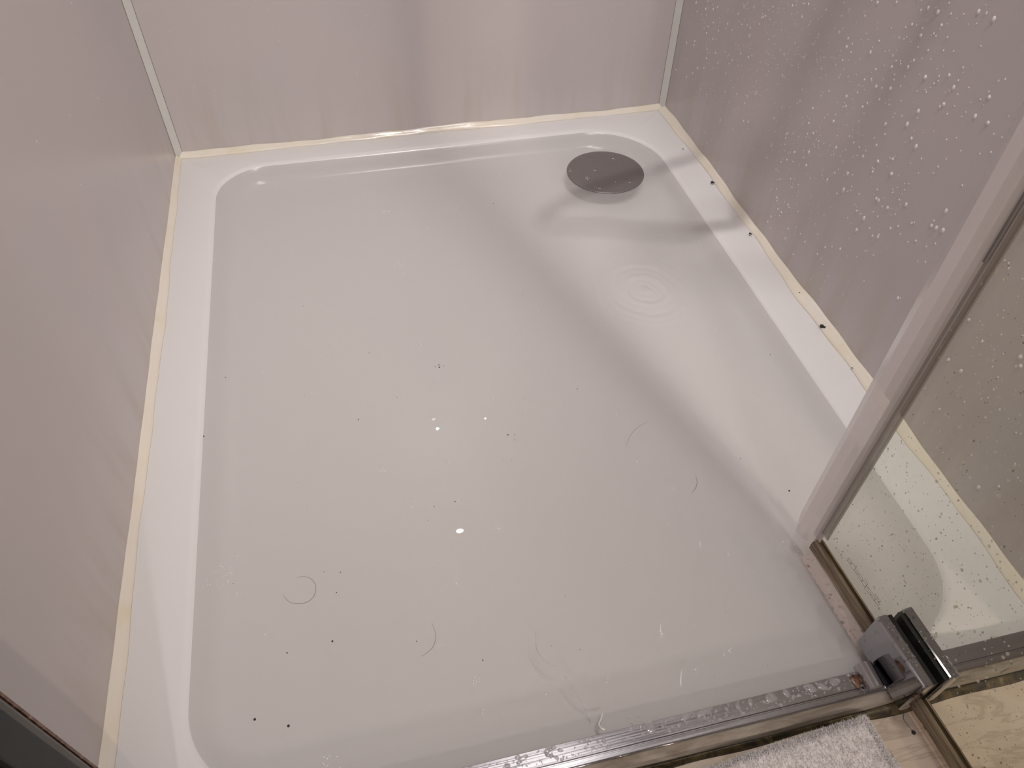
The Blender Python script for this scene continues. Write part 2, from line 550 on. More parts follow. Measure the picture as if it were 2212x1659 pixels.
# water, meshed finely round the drip rings
def water():
    bm = bmesh.new()
    pts = rrect(0.0052, 14, 0.0210, 0.125)
    vs = [bm.verts.new((x, y, ZW)) for x, y in pts]
    bm.faces.new(vs)
    bmesh.ops.triangulate(bm, faces=bm.faces[:])
    o = link_bm('bath_water', bm, M_water)
    # drip rings as their own raised patch of the same surface
    cx, cy = 0.757, -0.562
    vs, fs = [], []
    nr, na = 64, 96
    def h(r, a):
        rr = r * (1 + 0.05 * math.sin(2 * a + 1) + 0.02 * math.sin(5 * a) + 0.012 * math.sin(11 * a + 2 + r * 60))
        env = max(0.0, 1 - rr / 0.1) ** 0.8
        w = math.sin(rr * 420 + 0.5 * math.sin(3 * a)) * 0.55 + math.sin(rr * 190 + 1.0) * 0.9
        return 0.0010 * env * w * min(1.0, (0.1 - r) / 0.02) ** 2
    for i in range(nr + 1):
        r = 0.1 * i / nr
        for k in range(na):
            a = 2 * PI * k / na
            z = ZW + (h(r, a) if i < nr - 1 else 0.0)
            vs.append((cx + r * math.cos(a) * 1.02, cy + r * math.sin(a), z))
    for i in range(nr):
        for k in range(na):
            j = (k + 1) % na
            fs.append((i * na + k, i * na + j, (i + 1) * na + j, (i + 1) * na + k))
    return o, (vs, fs)
WATER, ripple_geo = water()
tag(WATER, 'cloudy grey soapy water standing in the shower tray', 'water', kind='stuff')
# cut the ring patch into the water: replace the flat disc with the rippled one
def merge_ripple():
    me = WATER.data
    vs, fs = ripple_geo
    cx, cy = 0.757, -0.562
    outer_pts = rrect(0.0052, 14, 0.0210, 0.125)
    nr, na = 64, 96
    ring = vs[nr * na:(nr + 1) * na]
    # outline sampled at the same angles
    def hit(a):
        d = (math.cos(a), math.sin(a)); best = 1e9
        m = len(outer_pts)
        for i in range(m):
            p, q = outer_pts[i], outer_pts[(i + 1) % m]
            ex, ey = q[0] - p[0], q[1] - p[1]
            den = d[0] * ey - d[1] * ex
            if abs(den) < 1e-12: continue
            t = ((p[0] - cx) * ey - (p[1] - cy) * ex) / den
            s = ((p[0] - cx) * d[1] - (p[1] - cy) * d[0]) / den
            if t > 0 and -1e-6 <= s <= 1 + 1e-6: best = min(best, t)
        return best
    # fan of angles fine enough to follow the rounded corners
    angs = sorted({round(2 * PI * k / na, 9) for k in range(na)})
    V = list(vs); F = list(fs)
    base = len(V)
    corner = sorted(((math.atan2(y - cy, x - cx) % (2 * PI)), x, y) for x, y in outer_pts)
    for a, x, y in corner: V.append((x, y, ZW))
    M = len(corner)
    # stitch the ring (na) to the outline (M) by angle
    i = j = 0
    ca = [c[0] for c in corner]
    ra = [2 * PI * k / na for k in range(na)]
    R0 = nr * na
    # begin with outline vertex nearest to angle 0
    while i < na or j < M:
        ai = ra[i + 1] if i + 1 < na else 2 * PI + (0 if i + 1 == na else 9)
        aj = ca[j + 1] if j + 1 < M else 2 * PI + ca[0] + (0 if j + 1 == M else 9)
        r_now, o_now = R0 + i % na, base + j % M
        if (ai <= aj and i < na) or j >= M:
            F.append((r_now, R0 + (i + 1) % na, o_now)); i += 1
        else:
            F.append((r_now, base + (j + 1) % M, o_now)); j += 1
    me.clear_geometry()
    me.from_pydata(V, [], F)
    me.materials.clear(); me.materials.append(M_water)
    bm = bmesh.new(); bm.from_mesh(me)
    bmesh.ops.recalc_face_normals(bm, faces=bm.faces[:])
    if sum(f.normal.z for f in bm.faces) < 0:
        bmesh.ops.reverse_faces(bm, faces=bm.faces[:])
    bm.to_mesh(me); bm.free()
    for p in me.polygons: p.use_smooth = True
merge_ripple()

# waste cover
def lathe(name, prof, c, m, parent=None, n=72):
    vs, fs = [], []
    for r, z in prof:
        for k in range(n):
            a = 2 * PI * k / n
            vs.append((c[0] + r * math.cos(a), c[1] + r * math.sin(a), c[2] + z))
    for i in range(len(prof) - 1):
        for k in range(n):
            j = (k + 1) % n
            fs.append((i * n + k, i * n + j, (i + 1) * n + j, (i + 1) * n + k))
    fs.append(tuple(range(n)))
    fs.append(tuple((len(prof) - 1) * n + k for k in range(n - 1, -1, -1)))
    o = mesh_ob(name, vs, fs, m, parent, smooth=True)
    bm = bmesh.new(); bm.from_mesh(o.data); bmesh.ops.recalc_face_normals(bm, faces=bm.faces[:]); bm.to_mesh(o.data); bm.free()
    return o
dr = empty('drain_cover', (0, 0, 0), 'round dark grey metal drain cover breaking the water surface in the back right corner', 'drain cover')
DC = (0.8005, -0.2145, 0)
lathe('cover', [(0.010, -0.0078), (0.066, -0.0078), (0.0725, -0.0062), (0.0745, -0.0035), (0.0735, -0.0022), (0.070, -0.0014), (0.055, -0.0008), (0.03, -0.0004), (0.004, -0.0002)], DC, M_waste, dr)
lathe('stem', [(0.030, -0.0344), (0.030, -0.0300), (0.012, -0.0260), (0.012, -0.0078)], DC, M_chrome2, dr, 32)

# ------------------------------------------------------------------ front rail
rail = empty('threshold_rail', (0, 0, 0), 'long low satin metal rail with water drops along the front edge of the tray', 'rail')
RT = 0.0105      # top of the rail
prof = [(-1.2030, 0.0), (-1.2030, RT - 0.0006), (-1.2036, RT), (-1.2190, RT), (-1.2197, RT - 0.0012), (-1.2206, RT - 0.0012), (-1.2213, RT), (-1.2258, RT), (-1.2264, RT - 0.0007), (-1.2264, 0.0)]
extrude_profile('rail_body', prof, 0.0, 1.0, lambda s, a, b: Vector((s, a, b)), M_rail, rail)
mesh_ob('rail_bead', *tube_verts([(0.0, -1.2264, RT - 0.0030), (1.0, -1.2264, RT - 0.0030)], 0.0005, 8), M_chrome2, rail, True)
# grubby sealant smeared over the tray lip in front of the rail, brown reflections put into its colour
def lip_sealant():
    prof = [(-1.2264, -0.0006), (-1.2264, 0.0046), (-1.2300, 0.0034), (-1.2345, 0.0006), (-1.2368, -0.0050), (-1.2374, -0.0200), (-1.2372, ZF + 0.001), (-1.2335, ZF + 0.001), (-1.2335, -0.0006)]
    def jit(s, i, a, b):
        if 1 < i < 6: a += 0.0006 * math.sin(s * 15 + i * 0.3) + 0.0003 * math.sin(s * 47)
        return a, b
    o = extrude_profile('trim_7', prof, 0.0, 1.0, lambda s, a, b: Vector((s, a, b)), M_lip, nseg=80, jitter=jit, smooth=False)
    tag(o, kind='structure')
lip_sealant()

# ------------------------------------------------------------------ pivot door
DO = Vector((0.787, -1.05, 0.0))
DU = Vector((0.0612, -0.9981, 0.0)).normalized()
DN = Vector((DU.y, -DU.x, 0.0))            # towards the left, at the viewer's side
def D(u, n, z): return DO + DU * u + DN * n + Vector((0, 0, z))
DM = Matrix(((DU.x, DN.x, 0, DO.x), (DU.y, DN.y, 0, DO.y), (0, 0, 1, 0), (0, 0, 0, 1)))
def dbox(name, a, b, m, parent, bev=0.0, smooth=False):
    return box(name, a, b, m, parent, bev, DM, smooth)
door = empty('shower_door', (0, 0, 0), 'frameless clear glass pivot shower door swung open over the tray', 'shower door')
DTOP = 1.93
dbox('glass_pane', (0.004, -0.004, 0.014), (0.74, 0.004, DTOP), M_glass, door)
# bottom seal in the two lengths either side of the clamp
def bottom_seal(u0, u1):
    prof = [(-0.0072, 0.006), (0.0072, 0.006), (0.0080, 0.009), (0.0072, 0.0118), (0.0080, 0.0128), (0.0080, 0.0185), (0.0068, 0.0196), (0.0076, 0.0206), (0.0074, 0.0245),
            (0.0060, 0.0265), (0.0044, 0.0265), (0.0042, 0.0142), (-0.0042, 0.0142), (-0.0044, 0.0195), (-0.0060, 0.0195), (-0.0074, 0.0180), (-0.0076, 0.012)]
    return extrude_profile('bottom_seal', prof, u0, u1, lambda s, a, b: D(s, a, b), M_bseal, door)
bottom_seal(0.006, 0.128)
bottom_seal(0.192, 0.74)
# soft drip lip hanging off the inner length
def drip_lip():
    vs, fs = [], []
    nu, nn = 60, 6
    rnd = random.Random(11)
    for i in range(nu + 1):
        u = 0.012 + (0.126 - 0.012) * i / nu
        wob = 0.0007 * math.sin(u * 700) + 0.0005 * math.sin(u * 1900 + 1) + rnd.uniform(-0.0002, 0.0002)
        L = 0.0135 + wob
        if i == 0: L = 0.009
        for k in range(nn + 1):
            t = k / nn
            n = 0.0072 + L * t
            z = 0.0085 - 0.0062 * t ** 1.3
            for s in (0, 1): vs.append(D(u, n + s * 0.0003, z - 0.0010 * s))
    w = (nn + 1) * 2
    for i in range(nu):
        for k in range(nn):
            for s in (0, 1):
                a = i * w + k * 2 + s
                fs.append((a, a + 2, a + w + 2, a + w))
        a = i * w + nn * 2
        fs.append((a, a + 1, a + w + 1, a + w))
        a = i * w
        fs.append((a, a + 1, a + w + 1, a + w))
    return mesh_ob('drip_lip', vs, fs, M_fin, door, smooth=True)
drip_lip()
# vertical bulb seal on the inner edge
bulb = [(-0.0230, 0.0125), (-0.0070, 0.0262), (0.0030, 0.0240), (0.0085, 0.0195), (0.0112, 0.0138), (0.0092, 0.0060), (0.0045, 0.0050), (0.0035, -0.0045), (-0.006, -0.0075), (-0.018, -0.0060), (-0.0245, 0.004)]
def bulb_world(s, a, b): return D(a, b, s)
bs = extrude_profile('bulb_seal', bulb, 0.031, DTOP, bulb_world, [M_pvc, M_pvc_band], door)
for p in bs.data.polygons:          # bright band down its face, put into the colour
    q = Vector((p.center.x - DO.x, p.center.y - DO.y, 0)); uu, nn = q.dot(DU), q.dot(DN)
    if nn > 0.0235 and len(p.vertices) == 4: p.material_index = 1
# bottom end trimmed at a slant
for v in bs.data.vertices:
    if v.co.z < 0.05:
        d = Vector((v.co.x - DO.x, v.co.y - DO.y, 0)); u = d.dot(DU)
        v.co.z += max(0.0, -u - 0.004) * 0.45
lip = [(0.0010, 0.0042), (0.0125, 0.0042), (0.0135, 0.0052), (0.0125, 0.0062), (0.0095, 0.0060), (0.0090, 0.0074), (0.0075, 0.0074), (0.0070, 0.0060), (0.0045, 0.0062), (0.0030, 0.0072), (0.0010, 0.0072)]
extrude_profile('seal_lip', lip, 0.0285, DTOP, bulb_world, M_flange, door)
extrude_profile('seal_lip', [(a, -b) for a, b in lip], 0.0285, DTOP, bulb_world, M_flange, door)
M_magnet = plain('grey magnetic strip', (0.20, 0.185, 0.17), 0.35, nscale=40)
o = dbox('magnet_strip', (0.0060, 0.0070, 0.435), (0.0125, 0.0098, DTOP), M_magnet, door, 0.0008)

# hinge clamp
_bm = bmesh.new()
box_bm(_bm, (0.122, 0.0098, 0.0075), (0.198, 0.0220, 0.0685), DM, 0.0022)
box_bm(_bm, (0.122, -0.0200, 0.0075), (0.198, -0.0082, 0.0685), DM, 0.0022)
clamp = link_bm('hinge_clamp', _bm, M_chrome, door)
clamp['label'] = 'chunky chrome hinge clamp'
dbox('gasket', (0.1232, 0.0041, 0.0085), (0.1968, 0.0099, 0.0655), M_black, clamp)
dbox('gasket', (0.1232, -0.0083, 0.0085), (0.1968, -0.0041, 0.0655), M_black, clamp)
# pivot block on the rail
piv = empty('pivot_block', (0, 0, 0), 'small rounded chrome pivot block on the rail end beside the clamp', 'pivot block')
def arch():
    prof = []
    for k in range(13):
        a = PI * k / 12
        prof.append((0.7625 - 0.0095 * math.cos(a), RT + 0.0035 + 0.0100 * math.sin(a)))
    prof = [(0.753, RT)] + prof + [(0.772, RT)]
    return extrude_profile('pivot_arch', prof, -1.1990, -1.2250, lambda s, a, b: Vector((a, s, b)), M_chrome2, piv, smooth=False)
arch()
box('pivot_plate', (0.7715, -1.2230, RT), (0.7880, -1.2010, RT + 0.0025), M_black, piv, 0.0006)
# rust residue beside it
def blob(name, c, rx_, ry_, h, m, parent=None, seed=0, n=20, rot=0.0):
    rnd = random.Random(seed)
    ph = [rnd.uniform(0, 6.28) for _ in range(3)]
    vs, fs = [], []
    R = [(1.0, 0.0), (0.93, 0.45), (0.75, 0.78), (0.45, 0.95)]
    for r, z in R:
        for k in range(n):
            a = 2 * PI * k / n
            w = 1 + 0.16 * math.sin(2 * a + ph[0]) + 0.10 * math.sin(3 * a + ph[1]) + 0.05 * math.sin(5 * a + ph[2])
            x, y = r * rx_ * w * math.cos(a), r * ry_ * w * math.sin(a)
            vs.append((c[0] + x * math.cos(rot) - y * math.sin(rot), c[1] + x * math.sin(rot) + y * math.cos(rot), c[2] + h * z))
    vs.append((c[0], c[1], c[2] + h))
    for i in range(3):
        for k in range(n):
            j = (k + 1) % n
            fs.append((i * n + k, i * n + j, (i + 1) * n + j, (i + 1) * n + k))
    for k in range(n): fs.append((3 * n + k, 3 * n + (k + 1) % n, 4 * n))
    fs.append(tuple(range(n - 1, -1, -1)))
    return (vs, fs)
vs, fs = blob('', (0.7485, -1.2121, RT), 0.0048, 0.0085, 0.0016, None, seed=4)
tag(mesh_ob('rust_residue', vs, fs, M_rust, None, True), 'wet brown rust smear on the rail just left of the pivot block', 'rust stain', kind='stuff')

# wall profile of the enclosure at the left
prf = empty('wall_profile', (0, 0, 0), 'dark metal upright of the shower enclosure against the left wall', 'door frame')
box('upright', (0.0, -1.2450, RT), (0.0795, -1.2010, 1.93), M_frame, prf, 0.003)
box('inner_channel', (0.0795, -1.2360, RT), (0.0850, -1.2120, 1.93), M_black, prf, 0.001)
box('rubber_edge', (0.0, -1.2010, RT), (0.0790, -1.1990, 1.93), M_rust, prf)

# etched lettering on the glass, strokes as they look from this side
LOGO = [[(0.0537,0.0582),(0.0507,0.0574),(0.0508,0.0556),(0.0543,0.0554),(0.0565,0.0552),(0.0577,0.0572)],[(0.0508,0.0526),(0.0567,0.0531),(0.0578,0.0554),(0.0576,0.0579),(0.0548,0.0592),(0.054,0.0583)],[(0.0576,0.0579),(0.06,0.0584),(0.0641,0.0584)],[(0.0577,0.0532),(0.0605,0.0525),(0.0647,0.053)],[(0.0647,0.053),(0.0642,0.0582),(0.0644,0.062)],[(0.0664,0.0524),(0.0663,0.0547)],[(0.0677,0.0524),(0.0676,0.0554)],[(0.069,0.0526),(0.0689,0.0565)],[(0.0646,0.0576),(0.0682,0.0584),(0.0715,0.0578),(0.0746,0.0587),(0.0773,0.0582),(0.0781,0.0568)],[(0.0715,0.0578),(0.0705,0.055),(0.0712,0.0529),(0.0748,0.0525),(0.0778,0.053),(0.0786,0.0549),(0.0781,0.0568)],[(0.0718,0.0557),(0.077,0.0553)],[(0.0785,0.0532),(0.0784,0.0573),(0.0813,0.0573),(0.0852,0.0575),(0.0849,0.0526),(0.0785,0.0532)],[(0.079,0.061),(0.0843,0.0614),(0.0853,0.0606),(0.0852,0.0575),(0.0855,0.0491)],[(0.0853,0.0573),(0.0897,0.0579),(0.0945,0.0579),(0.0991,0.0581),(0.1011,0.0574)],[(0.0877,0.0521),(0.094,0.0529),(0.1012,0.0529),(0.1093,0.0524)],[(0.0879,0.0576),(0.0882,0.0552),(0.0946,0.0551),(0.0941,0.0527)],[(0.0946,0.0551),(0.0985,0.0553),(0.1006,0.0558)],[(0.1012,0.0529),(0.1011,0.0562),(0.102,0.0579),(0.1065,0.0581),(0.1078,0.0576),(0.1079,0.0553),(0.1066,0.0548),(0.1021,0.0546)],[(0.1101,0.0493),(0.1098,0.0523),(0.1104,0.0556)],[(0.1093,0.0524),(0.1126,0.0522)],[(0.0981,0.0597),(0.0983,0.0631)],[(0.0994,0.062),(0.0997,0.0597)],[(0.1007,0.0606),(0.1013,0.0627)],[(0.1024,0.0597),(0.1024,0.0622)],[(0.1035,0.0598),(0.104,0.0628)],[(0.1055,0.0616),(0.106,0.0632)],[(0.1073,0.0631),(0.1076,0.0607)]]
def logo():
    vs, fs = [], []
    def stroke(p, q, w):
        p, q = Vector(p), Vector(q)
        d = q - p
        if d.length < 1e-6: return
        d.normalize(); s = Vector((-d.y, d.x)) * w
        p = p - d * w * 0.5; q = q + d * w * 0.5
        b = len(vs)
        for nn in (0.00402, 0.00408):
            for c in (p - s, p + s, q + s, q - s): vs.append(D(c.x, nn, c.y))
        fs.append((b + 4, b + 5, b + 6, b + 7))
        for i in range(4):
            fs.append((b + i, b + (i + 1) % 4, b + 4 + (i + 1) % 4, b + 4 + i))
    for l in LOGO:
        for p, q in zip(l[:-1], l[1:]): stroke(p, q, 0.00030)
    m, nt, g = seethrough('etched glass', (0.62, 0.60, 0.54), (0.26, 0.24, 0.20), 0.45, 1.3, 0.4)
    o = mesh_ob('etched_lettering', vs, fs, m, door)
    o['label'] = 'grey etched maker lettering low on the glass'
logo()

# ------------------------------------------------------------------ ceiling lights and small spots
def downlight(i, xy, power, col, rad, spread, aim):
    r = empty('downlight', (0, 0, 0), ['wide round ceiling light panel over the front of the shower', 'round recessed ceiling light over the door hinge, warm white', 'round recessed ceiling light outside the shower, cool white'][i], 'ceiling light', 'recessed ceiling lights')
    lathe('bezel', [(rad + 0.002, 0.0), (rad + 0.020, 0.0), (rad + 0.018, -0.006), (rad + 0.004, -0.008), (rad + 0.002, -0.004)], (xy[0], xy[1], ZC), M_chrome2, r, 40)
    lathe('lens', [(rad, -0.0005), (rad, -0.003), (rad * 0.6, -0.0035)], (xy[0], xy[1], ZC), emis('lens glow %d' % i, col, 0.3), r, 32)
    L = bpy.data.lights.new('downlight_bulb', 'AREA')
    L.shape = 'DISK'; L.size = rad * 2; L.energy = power; L.color = col; L.spread = math.radians(spread)
    ob = bpy.data.objects.new('bulb', L); COL.objects.link(ob)
    ob.location = (xy[0], xy[1], ZC - 0.012)
    if aim: ob.rotation_euler = Vector((aim[0] - xy[0], aim[1] - xy[1], -ZC)).to_track_quat('-Z', 'Y').to_euler()
    ob.parent = r
for i, (xy, p, c, rad, sp, aim) in enumerate(LAMPS): downlight(i, xy, p, c, rad, sp, aim)

def wall_lamp(loc, p, c, yaw, label):
    x, y, z = loc
    r = empty('wall_lamp', (0, 0, 0), label, 'wall lamp', 'wall lamps outside the shower')
    box('back_plate', (x - 0.06, -3.0, z - 0.05), (x + 0.06, -2.985, z + 0.05), M_chrome2, r, 0.003)
    bm = bmesh.new(); box_bm(bm, (x - 0.045, -2.985, z - 0.035), (x + 0.045, -2.955, z + 0.035), None, 0.01)
    link_bm('shade', bm, emis('warm glow', c, 1.5), r)
    L = bpy.data.lights.new('wall_lamp_bulb', 'AREA'); L.shape = 'DISK'; L.size = 0.06; L.energy = p; L.color = c
    ob = bpy.data.objects.new('bulb', L); COL.objects.link(ob); ob.parent = r
    ob.location = (x, y, z); ob.rotation_euler = (math.radians(70), 0, math.radians(yaw))
for a in WALL_LAMPS: wall_lamp(*a)

# LED lamps added on the back panel, out of view, for glints on the water
def led(name_label, x, z, rad, col, strength):
    r = empty('added_led_spot', (0, 0, 0), name_label, 'added led lamp', 'added lamps on the back panel')
    vs, fs = [], []
    n = 6 if rad > 0.008 else 20
    def ring(r_, y): return [(x + r_ * math.cos(2 * PI * k / n + 0.3), y, z + r_ * math.sin(2 * PI * k / n + 0.3)) for k in range(n)]
    V = ring(rad * 1.35, 0.0) + ring(rad * 1.35, -0.008) + ring(rad * 1.02, -0.010)
    F = [(i * n + k, i * n + (k + 1) % n, (i + 1) * n + (k + 1) % n, (i + 1) * n + k) for i in range(2) for k in range(n)]
    F.append(tuple(range(n)))
    mesh_ob('lamp_body', V, F, M_strip, r)
    V = ring(rad, -0.0101)
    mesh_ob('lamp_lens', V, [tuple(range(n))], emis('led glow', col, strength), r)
led('small bright white lamp added high on the back panel for a glint on the water', 0.5, 1.512, 0.0125, (1, 0.98, 1.0), 120)
led('small cool blue lamp added on the back panel for a glint on the water', 0.454, 0.931, 0.0058, (0.72, 0.86, 1.0), 34)
led('faint lamp added just below the blue lamp for a glint on the water', 0.4455, 0.885, 0.0052, (1.0, 0.95, 0.95), 11)
led('small yellowish lamp added on the back panel for a glint on the water, right of the blue one', 0.598, 0.921, 0.0040, (1.0, 0.96, 0.70), 34)

# hose loop hanging from the right panel, above the picture
hose = empty('shower_hose', (0, 0, 0), 'chrome shower hose hanging in a loop from the right panel above the picture', 'hose')
hp = catmull([(0.985, -0.66, 1.25), (0.955, -0.64, 1.15), (0.95, -0.60, 0.89), (0.95, -0.585, 0.76), (0.935, -0.535, 0.63), (0.83, -0.545, 0.60), (0.725, -0.585, 0.60), (0.715, -0.615, 0.60), (0.77, -0.635, 0.60),
              (0.86, -0.665, 0.60), (0.935, -0.685, 0.62), (0.95, -0.705, 0.75), (0.95, -0.745, 0.87), (0.95, -0.76, 0.957), (0.955, -0.79, 1.15), (0.985, -0.80, 1.25)], 8)
tube('hose_tube', hp, 0.0105, M_chrome2, hose, 10)
for yy in (-0.66, -0.80):
    V, F = tube_verts([(1.0, yy, 1.25), (0.972, yy, 1.25)], 0.016, 20)
    mesh_ob('wall_outlet', V, F, M_chrome2, hose, True)

# ------------------------------------------------------------------ towel on the floor
def towel():
    root = empty('towel', (0, 0, 0), 'white folded terry towel on the floor in front of the rail', 'towel')
    rnd = random.Random(21)
    C0 = Vector((0.768, -1.2455, 0)); 
    # outline runs left along the tray front, and away from it towards the viewer
    def xy(s, t):
        x = 0.744 - s * 0.55 + 0.012 * t * (1 if s < 0.1 else 0.4)
        y = -1.2440 - t * 0.34 - 0.030 * s
        return x, y
    def top(s, t, base, th):
        e = min(s / 0.035, 1.0); e2 = min(t / 0.045, 1.0); 
        edge = (1 - (1 - e) ** 2) ** 0.5 * (1 - (1 - e2) ** 2) ** 0.5
        return base + th * edge + 0.0018 * math.sin(s * 14 + t * 9) + 0.0012 * math.sin(s * 33 - t * 21)
    def layer(name, s0, t0, base, th, shift):
        vs, fs = [], []
        ns, nt_ = 90, 60
        def P(i, k):
            s = i / ns; t = k / nt_
            x, y = xy(s, t); x += shift[0]; y += shift[1] 
            return Vector((x, y, top(s, t, base, th)))
        for i in range(ns + 1):
            for k in range(nt_ + 1): vs.append(P(i, k))
        for i in range(ns):
            for k in range(nt_):
                a = i * (nt_ + 1) + k
                fs.append((a, a + 1, a + nt_ + 2, a + nt_ + 1))
        nb = len(vs)
        for i in range(ns + 1):
            for k in range(nt_ + 1):
                p = vs[i * (nt_ + 1) + k]; vs.append(Vector((p.x, p.y, base - 0.001)))
        rim = []
        for i in range(ns):
            for k in (0, nt_):
                a = i * (nt_ + 1) + k; fs.append((a, a + nt_ + 1, nb + a + nt_ + 1, nb + a))
        for k in range(nt_):
            for i in (0, ns):
                a = i * (nt_ + 1) + k; fs.append((a, a + 1, nb + a + 1, nb + a))
        for i in range(ns):
            for k in range(nt_):
                a = nb + i * (nt_ + 1) + k
                fs.append((a, a + nt_ + 1, a + nt_ + 2, a + 1))
        # terry loops: little curved blades
        for q in range(34000 if name == 'upper_fold' else 15000):
            if rnd.random() < 0.25:
                s, t = rnd.choice([(rnd.uniform(0, 0.5), rnd.uniform(0, 0.02)), (rnd.uniform(0, 0.015), rnd.uniform(0, 0.35))])
            else:
                s, t = rnd.uniform(0, 0.55), rnd.uniform(0, 0.32)
            p = P(s * ns, t * nt_)
            nrm = Vector((max(0, 1 - s / 0.03) * 0.9, max(0, 1 - t / 0.035) * 0.9, 1.0)).normalized()
            d = (nrm + Vector((rnd.uniform(-.7, .7), rnd.uniform(-.7, .7), 0))).normalized()
            L = rnd.uniform(0.0022, 0.0048); w = 0.00035
            sd = d.cross(Vector((rnd.uniform(-1, 1), rnd.uniform(-1, 1), rnd.uniform(-1, 1)))).normalized() * w
            bend = Vector((rnd.uniform(-1, 1), rnd.uniform(-1, 1), -0.2)) * L * 0.35
            p = p - nrm * 0.0006
            b = len(vs)
            mid = p + d * L * 0.6
            tip = p + d * L + bend
            vs.extend([p - sd, p + sd, mid + sd * 0.9, mid - sd * 0.9, tip])
            fs.append((b, b + 1, b + 2, b + 3)); fs.append((b + 3, b + 2, b + 4))
        return mesh_ob(name, vs, fs, M_towel, root, True)
    layer('upper_fold', 0, 0, ZF + 0.0135, 0.0125, (0.0, 0.0))
    layer('lower_fold', 0, 0, ZF + 0.001, 0.0115, (0.013, -0.038))
    return root
towel()

# ------------------------------------------------------------------ droplets, bubbles, specks, hairs
def dome(vs, fs, c, ax, ay, nrm, r1, r2, h, n=7):
    """small droplet cap: c centre on the surface, ax ay tangents"""
    b = len(vs)
    for rr, hh in ((1.0, 0.0), (0.8, 0.6)):
        for k in range(n):
            a = 2 * PI * k / n
            vs.append(c + ax * (r1 * rr * math.cos(a)) + ay * (r2 * rr * math.sin(a)) + nrm * (h * hh))
    vs.append(c + nrm * h)
    for k in range(n):
        j = (k + 1) % n
        fs.append((b + k, b + j, b + n + j, b + n + k))
        fs.append((b + n + k, b + n + j, b + 2 * n))

X, Y, Z = Vector((1, 0, 0)), Vector((0, 1, 0)), Vector((0, 0, 1))
def wall_drops():
    rnd = random.Random(3)
    vs, fs = [], []
    k = 0
    while k < 3600:
        y = -rnd.uniform(0.03, 1.20); z = rnd.uniform(0.03, 0.85)
        dens = min(1.0, max(0.0, (z - 0.02 - 0.05 * math.sin(y * 14)) / 0.16))
        dens *= 0.35 + 0.65 * math.exp(-((y + 0.38) / 0.25) ** 2) if y > -0.75 else 0.28
        if rnd.random() > dens: continue
        big = rnd.random()
        r = rnd.uniform(0.00045, 0.0010) if big < 0.8 else rnd.uniform(0.0011, 0.0020)
        if y < -0.62: r *= 1.35
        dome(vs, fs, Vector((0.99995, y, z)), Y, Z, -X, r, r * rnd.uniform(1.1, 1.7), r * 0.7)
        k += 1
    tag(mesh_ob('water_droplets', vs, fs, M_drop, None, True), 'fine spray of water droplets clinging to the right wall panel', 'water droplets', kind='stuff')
    vs, fs = [], []
    for k in range(150):
        x = rnd.uniform(0.03, 0.97); z = rnd.uniform(0.05, 0.3) ; r = rnd.uniform(0.0004, 0.0010)
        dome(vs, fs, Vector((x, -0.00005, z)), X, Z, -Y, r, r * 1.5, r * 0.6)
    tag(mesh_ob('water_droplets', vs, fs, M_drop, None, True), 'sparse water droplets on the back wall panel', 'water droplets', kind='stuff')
    vs, fs = [], []
    for k in range(26):
        y = -rnd.uniform(0.02, 0.7); z = rnd.uniform(0.04, 0.4); r = rnd.uniform(0.0004, 0.0010)
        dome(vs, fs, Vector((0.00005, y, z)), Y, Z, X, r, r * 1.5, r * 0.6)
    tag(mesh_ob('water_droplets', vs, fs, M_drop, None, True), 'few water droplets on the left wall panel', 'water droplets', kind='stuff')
wall_drops()

def glass_drops():
    rnd = random.Random(9)
    dv, df, lv, lf = [], [], [], []
    for k in range(1900):
        u = 0.014 + rnd.random() ** 0.9 * 0.36; z = 0.034 + rnd.random() ** 1.3 * 0.42
        if 0.115 < u < 0.205 and z < 0.072: continue
        r = rnd.uniform(0.00025, 0.00055) if rnd.random() < 0.82 else rnd.uniform(0.0006, 0.0010)
        pale = rnd.random() < 0.55 * min(1, max(0.0, (z - 0.05) / 0.10 + (u - 0.12) * 3))
        c = D(u, -0.00405, z)
        if pale:
            dome(lv, lf, c, DU, Z, -DN, r * 1.8, r * 2.2, r)
        elif rnd.random() < 0.75:
            dome(dv, df, c, DU, Z, -DN, r, r * 1.7, r * 0.8)
    for k in range(620):
        u = rnd.uniform(0.03, 0.45); z = 0.06 + rnd.random() * 0.5
        if rnd.random() > 0.25 + u * 1.6: continue
        r = rnd.uniform(0.0005, 0.0012)
        dome(lv, lf, D(u, -0.00405, z), DU, Z, -DN, r, r * 1.3, r * 0.6)
    tag(mesh_ob('water_droplets', dv, df, M_gdrop, None, True), 'dark little drops dotted over the glass door near its bottom inner corner', 'water droplets', kind='stuff')
    tag(mesh_ob('water_droplets', lv, lf, M_gdropl, None, True), 'pale blurred drops on the glass door towards the right edge of the photo', 'water droplets', kind='stuff')
glass_drops()

